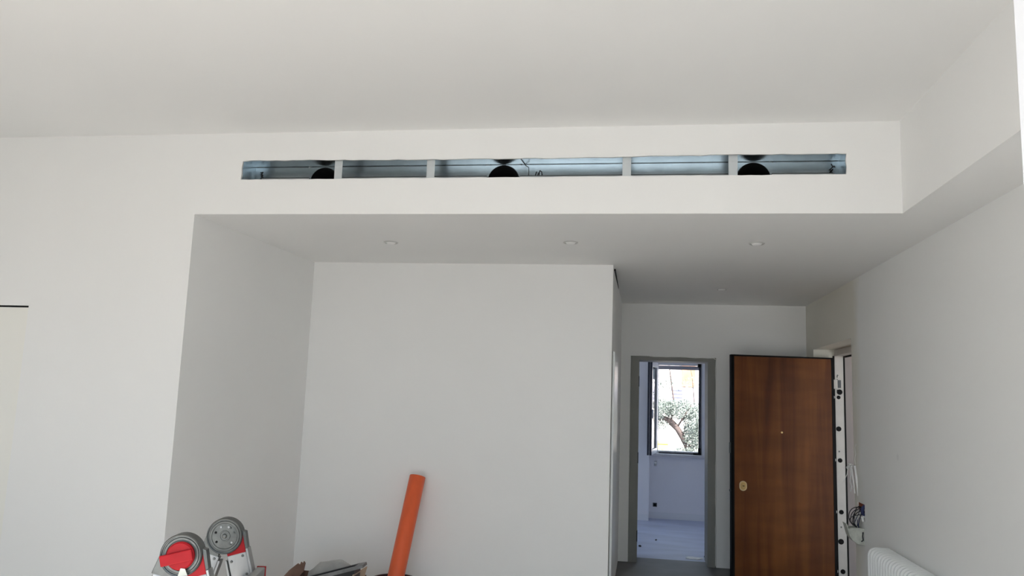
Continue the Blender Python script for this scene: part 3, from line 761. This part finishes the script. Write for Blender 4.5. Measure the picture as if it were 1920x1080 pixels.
# crumpled sheet
bm = B()
random.seed(3)
nx, nz = 26, 12
sheet = thing('plastic_sheet', 'crumpled grey plastic sheet bulging out of the cardboard box', 'sheet', (-2.03, 5.36, .02))
bm = B(); bmesh.ops.create_icosphere(bm, subdivisions=4, radius=1)
for v in bm.verts:
    c = v.co.copy(); k = 1 + .05 * math.sin(c.x * 7 + c.z * 4) + .04 * math.sin(c.y * 9 - c.x * 5) + .025 * math.sin(c.z * 17 + c.x * 9)
    ex = math.copysign(abs(c.x) ** .62, c.x); ez = math.copysign(abs(c.z) ** .6, c.z)
    v.co = Vector((ex * .175 * k - .015, c.y * .068 * k, .232 + ez * .228 * (1 + .05 * math.sin(c.x * 4 + .6) + .02 * math.sin(c.x * 13))))
obj('sheet', bm, GREYBAG, sheet, smooth=True)
bm = B()
box(bm, .105, .150, -.062, -.056, .36, .43, Matrix.Rotation(math.radians(0), 4, 'Y'))
obj('tape_patch', bm, TAPE, sheet)
# tilted tray
ty = thing('plastic_tray', 'black plastic tray with worn grey rim tilted in the cardboard box', 'tray', (-1.985, 5.19, .06))
Mr = Matrix.Translation((-.015, 0, .362)) @ Matrix.Rotation(math.radians(-17), 4, 'Y')
bm = B()
def ring(hx, hy, z): return [(-hx, -hy, z), (hx, -hy, z), (hx, hy, z), (-hx, hy, z)]
rings = [ring(.155, .048, -.13), ring(.205, .062, .02)]
vs = [[bm.verts.new(p) for p in r] for r in rings]
bm.faces.new(vs[0])
for i in range(4): bm.faces.new((vs[0][i], vs[0][(i + 1) % 4], vs[1][(i + 1) % 4], vs[1][i]))
bmesh.ops.transform(bm, matrix=Mr, verts=bm.verts[:])
to = obj('body', bm, TRAYB, ty); md = to.modifiers.new('wall', 'SOLIDIFY'); md.thickness = .004
bm = B()
o_ = [(-.235, -.075), (.262, -.070), (.240, .072), (-.235, .072)]; i_ = [(-.2, -.058), (.203, -.058), (.203, .058), (-.2, .058)]
ov = [bm.verts.new((u, v, .022)) for u, v in o_]; iv = [bm.verts.new((u, v, .026)) for u, v in i_]; lv = [bm.verts.new((u, v, .004)) for u, v in o_]
for i in range(4):
    j = (i + 1) % 4; bm.faces.new((ov[i], ov[j], iv[j], iv[i])); bm.faces.new((lv[i], lv[j], ov[j], ov[i]))
bmesh.ops.transform(bm, matrix=Mr, verts=bm.verts[:])
ro = obj('rim', bm, TRAYL, ty); md = ro.modifiers.new('wall', 'SOLIDIFY'); md.thickness = .003

# ---------------------------------------------------------------- outdoors
struct('ground', bx(-60, 60, -60, 80, -.9, -.6), OUTG, 'sunlit pale paving outside the windows', 'ground')
struct('floor_balcony', bx(-6, 3, -1.9, -.25, -.15, -.02), CONC, 'concrete balcony floor behind the camera', 'floor')
struct('ceiling_balcony_sun_block', bx(-6, 3, -.75, -.25, 2.75, 2.95), CONC, 'unseen concrete slab added behind the camera to limit the sun', 'ceiling')  # added overhang out of view, its depth set to cut incoming sun

random.seed(21)
tree = thing('olive_tree', 'grey green leafy tree with an arched limb outside the bedroom window', 'tree', (1.35, 17.2, -.6))
tx, tyy, tz = 1.35, 17.2, -.6
def LP(x, y, z): return (x - tx, y - tyy, z - tz)
bm = B(); tube(bm, [LP(1.38, 17.2, -.62), LP(1.28, 17.15, .1), LP(1.10, 17.05, .62), LP(1.0, 17, .80), LP(.93, 17, .93), LP(.83, 17, 1.10), LP(.70, 17, 1.23), LP(.55, 17, 1.30), LP(.36, 17, 1.33), LP(.0, 17.1, 1.5), LP(-.5, 17.2, 1.9)],
                 [.13, .11, .075, .06, .058, .062, .07, .062, .05, .04, .02], 10)
obj('trunk', bm, BARK, tree, smooth=True)
for pts in ([(1.25, 17.15, .3), (1.3, 17.3, .9), (1.2, 17.3, 1.5), (1.15, 17.4, 2.2), (1.0, 17.4, 2.9)], [(.7, 17, 1.25), (.75, 17.1, 1.7), (.68, 17.1, 2.2), (.6, 17.1, 2.8)],
            [(.45, 17, 1.33), (.40, 16.9, 1.6), (.2, 16.9, 2.0)], [(1.2, 17.3, 1.4), (1.4, 17.2, 1.7), (1.5, 17.1, 1.95)], [(.8, 17, 1.1), (.95, 16.9, 1.35), (1.1, 16.9, 1.6)]):
    bm = B(); tube(bm, [LP(*p) for p in pts], [.022 - .0045 * i for i in range(len(pts))], 7); obj('branch', bm, BARK, tree, smooth=True)
bm = B()
def clump(cx, cy, cz, rx, ry, rz, n, s0=.024):
    for _ in range(int(n * 3.6)):
        while True:
            u = Vector((jit(1), jit(1), jit(1)))
            if u.length < 1: break
        c = Vector((cx + u.x * rx - tx, cy + u.y * ry - tyy, cz + u.z * rz - tz))
        a = Vector((jit(1), jit(1), jit(1))).normalized(); b = a.cross(Vector((jit(1), jit(1), jit(1)))).normalized()
        s = s0 * random.uniform(.6, 1.3)
        bm.faces.new([bm.verts.new(c + a * s), bm.verts.new(c + b * s * .42), bm.verts.new(c - a * s), bm.verts.new(c - b * s * .42)])
for args in [(.45, 17, 1.52, .35, .5, .2, 650), (.9, 17.1, 1.5, .4, .5, .22, 850), (1.25, 17.1, 1.25, .32, .5, .38, 1000), (1.15, 17.1, .95, .25, .4, .3, 600), (1.05, 17, .62, .35, .4, .12, 380), (.75, 17, .60, .2, .3, .07, 120),
             (1.5, 17.2, .9, .4, .5, .6, 700), (.60, 17.2, 2.08, .22, .3, .17, 90), (1.0, 17.2, 2.0, .4, .4, .22, 40), (.35, 17, 1.28, .25, .3, .13, 170), (.5, 16.95, 1.16, .16, .2, .10, 70), (.42, 17, .62, .14, .2, .06, 50), (0, 17, 1.8, .5, .6, .5, 700), (1.75, 17.2, 1.5, .4, .6, .5, 500), (.9, 17.3, 3.2, .9, .8, .5, 900), (-.6, 17.2, 2.1, .5, .5, .4, 500)]:
    clump(*args)
tag(obj('foliage', bm, LEAF, tree), kind='stuff')

bl = thing('house', 'pale house with a lilac band and terracotta patch behind the tree', 'house', (1.5, 26, -.6))
obj('wall', bx(-7, 8, 0, 6, 0, 4.6), FACADE, bl)
obj('lilac_band', bx(-.46, 6, -.25, -.001, 2.25, 2.72), LILAC, bl)
for k in range(4): obj('shutter_slat', bx(-.44, -.08, -.30, -.251, 2.30 + k * .11, 2.345 + k * .11), SHUT, bl)
obj('terracotta_panel', bx(-.10, .30, -.12, -.001, 2.75, 4.5), TERRA, bl)
for x in (-3.2, 2.6, 5.2):
    wf = obj('window', bx(x, x + 1.0, -.06, -.001, 2.9, 4.2), WIN, bl)
    obj('pane', bx(x + .08, x + .92, -.075, -.061, 2.98, 4.12), mat('dark_glass', (.04, .05, .06), .1), wf)
bl2 = obj('roof', prism(B(), [(-.4, 4.6), (3, 5.3), (6.4, 4.6)], 'x', -7.3, 8.3), TERRA, bl)
yb = thing('yellow_bin', 'small yellow bin standing low behind the tree', 'bin', (.62, 21, -.6))
obj('body', prism(B(), [(-.14, 0), (.14, 0), (.17, 1.17), (-.17, 1.17)], 'y', -.15, .15), YEL, yb, bevel=.015)
obj('lid', prism(B(), [(-.185, 1.172), (.185, 1.172), (.15, 1.25), (-.15, 1.25)], 'y', -.17, .17), YEL, yb, bevel=.01)
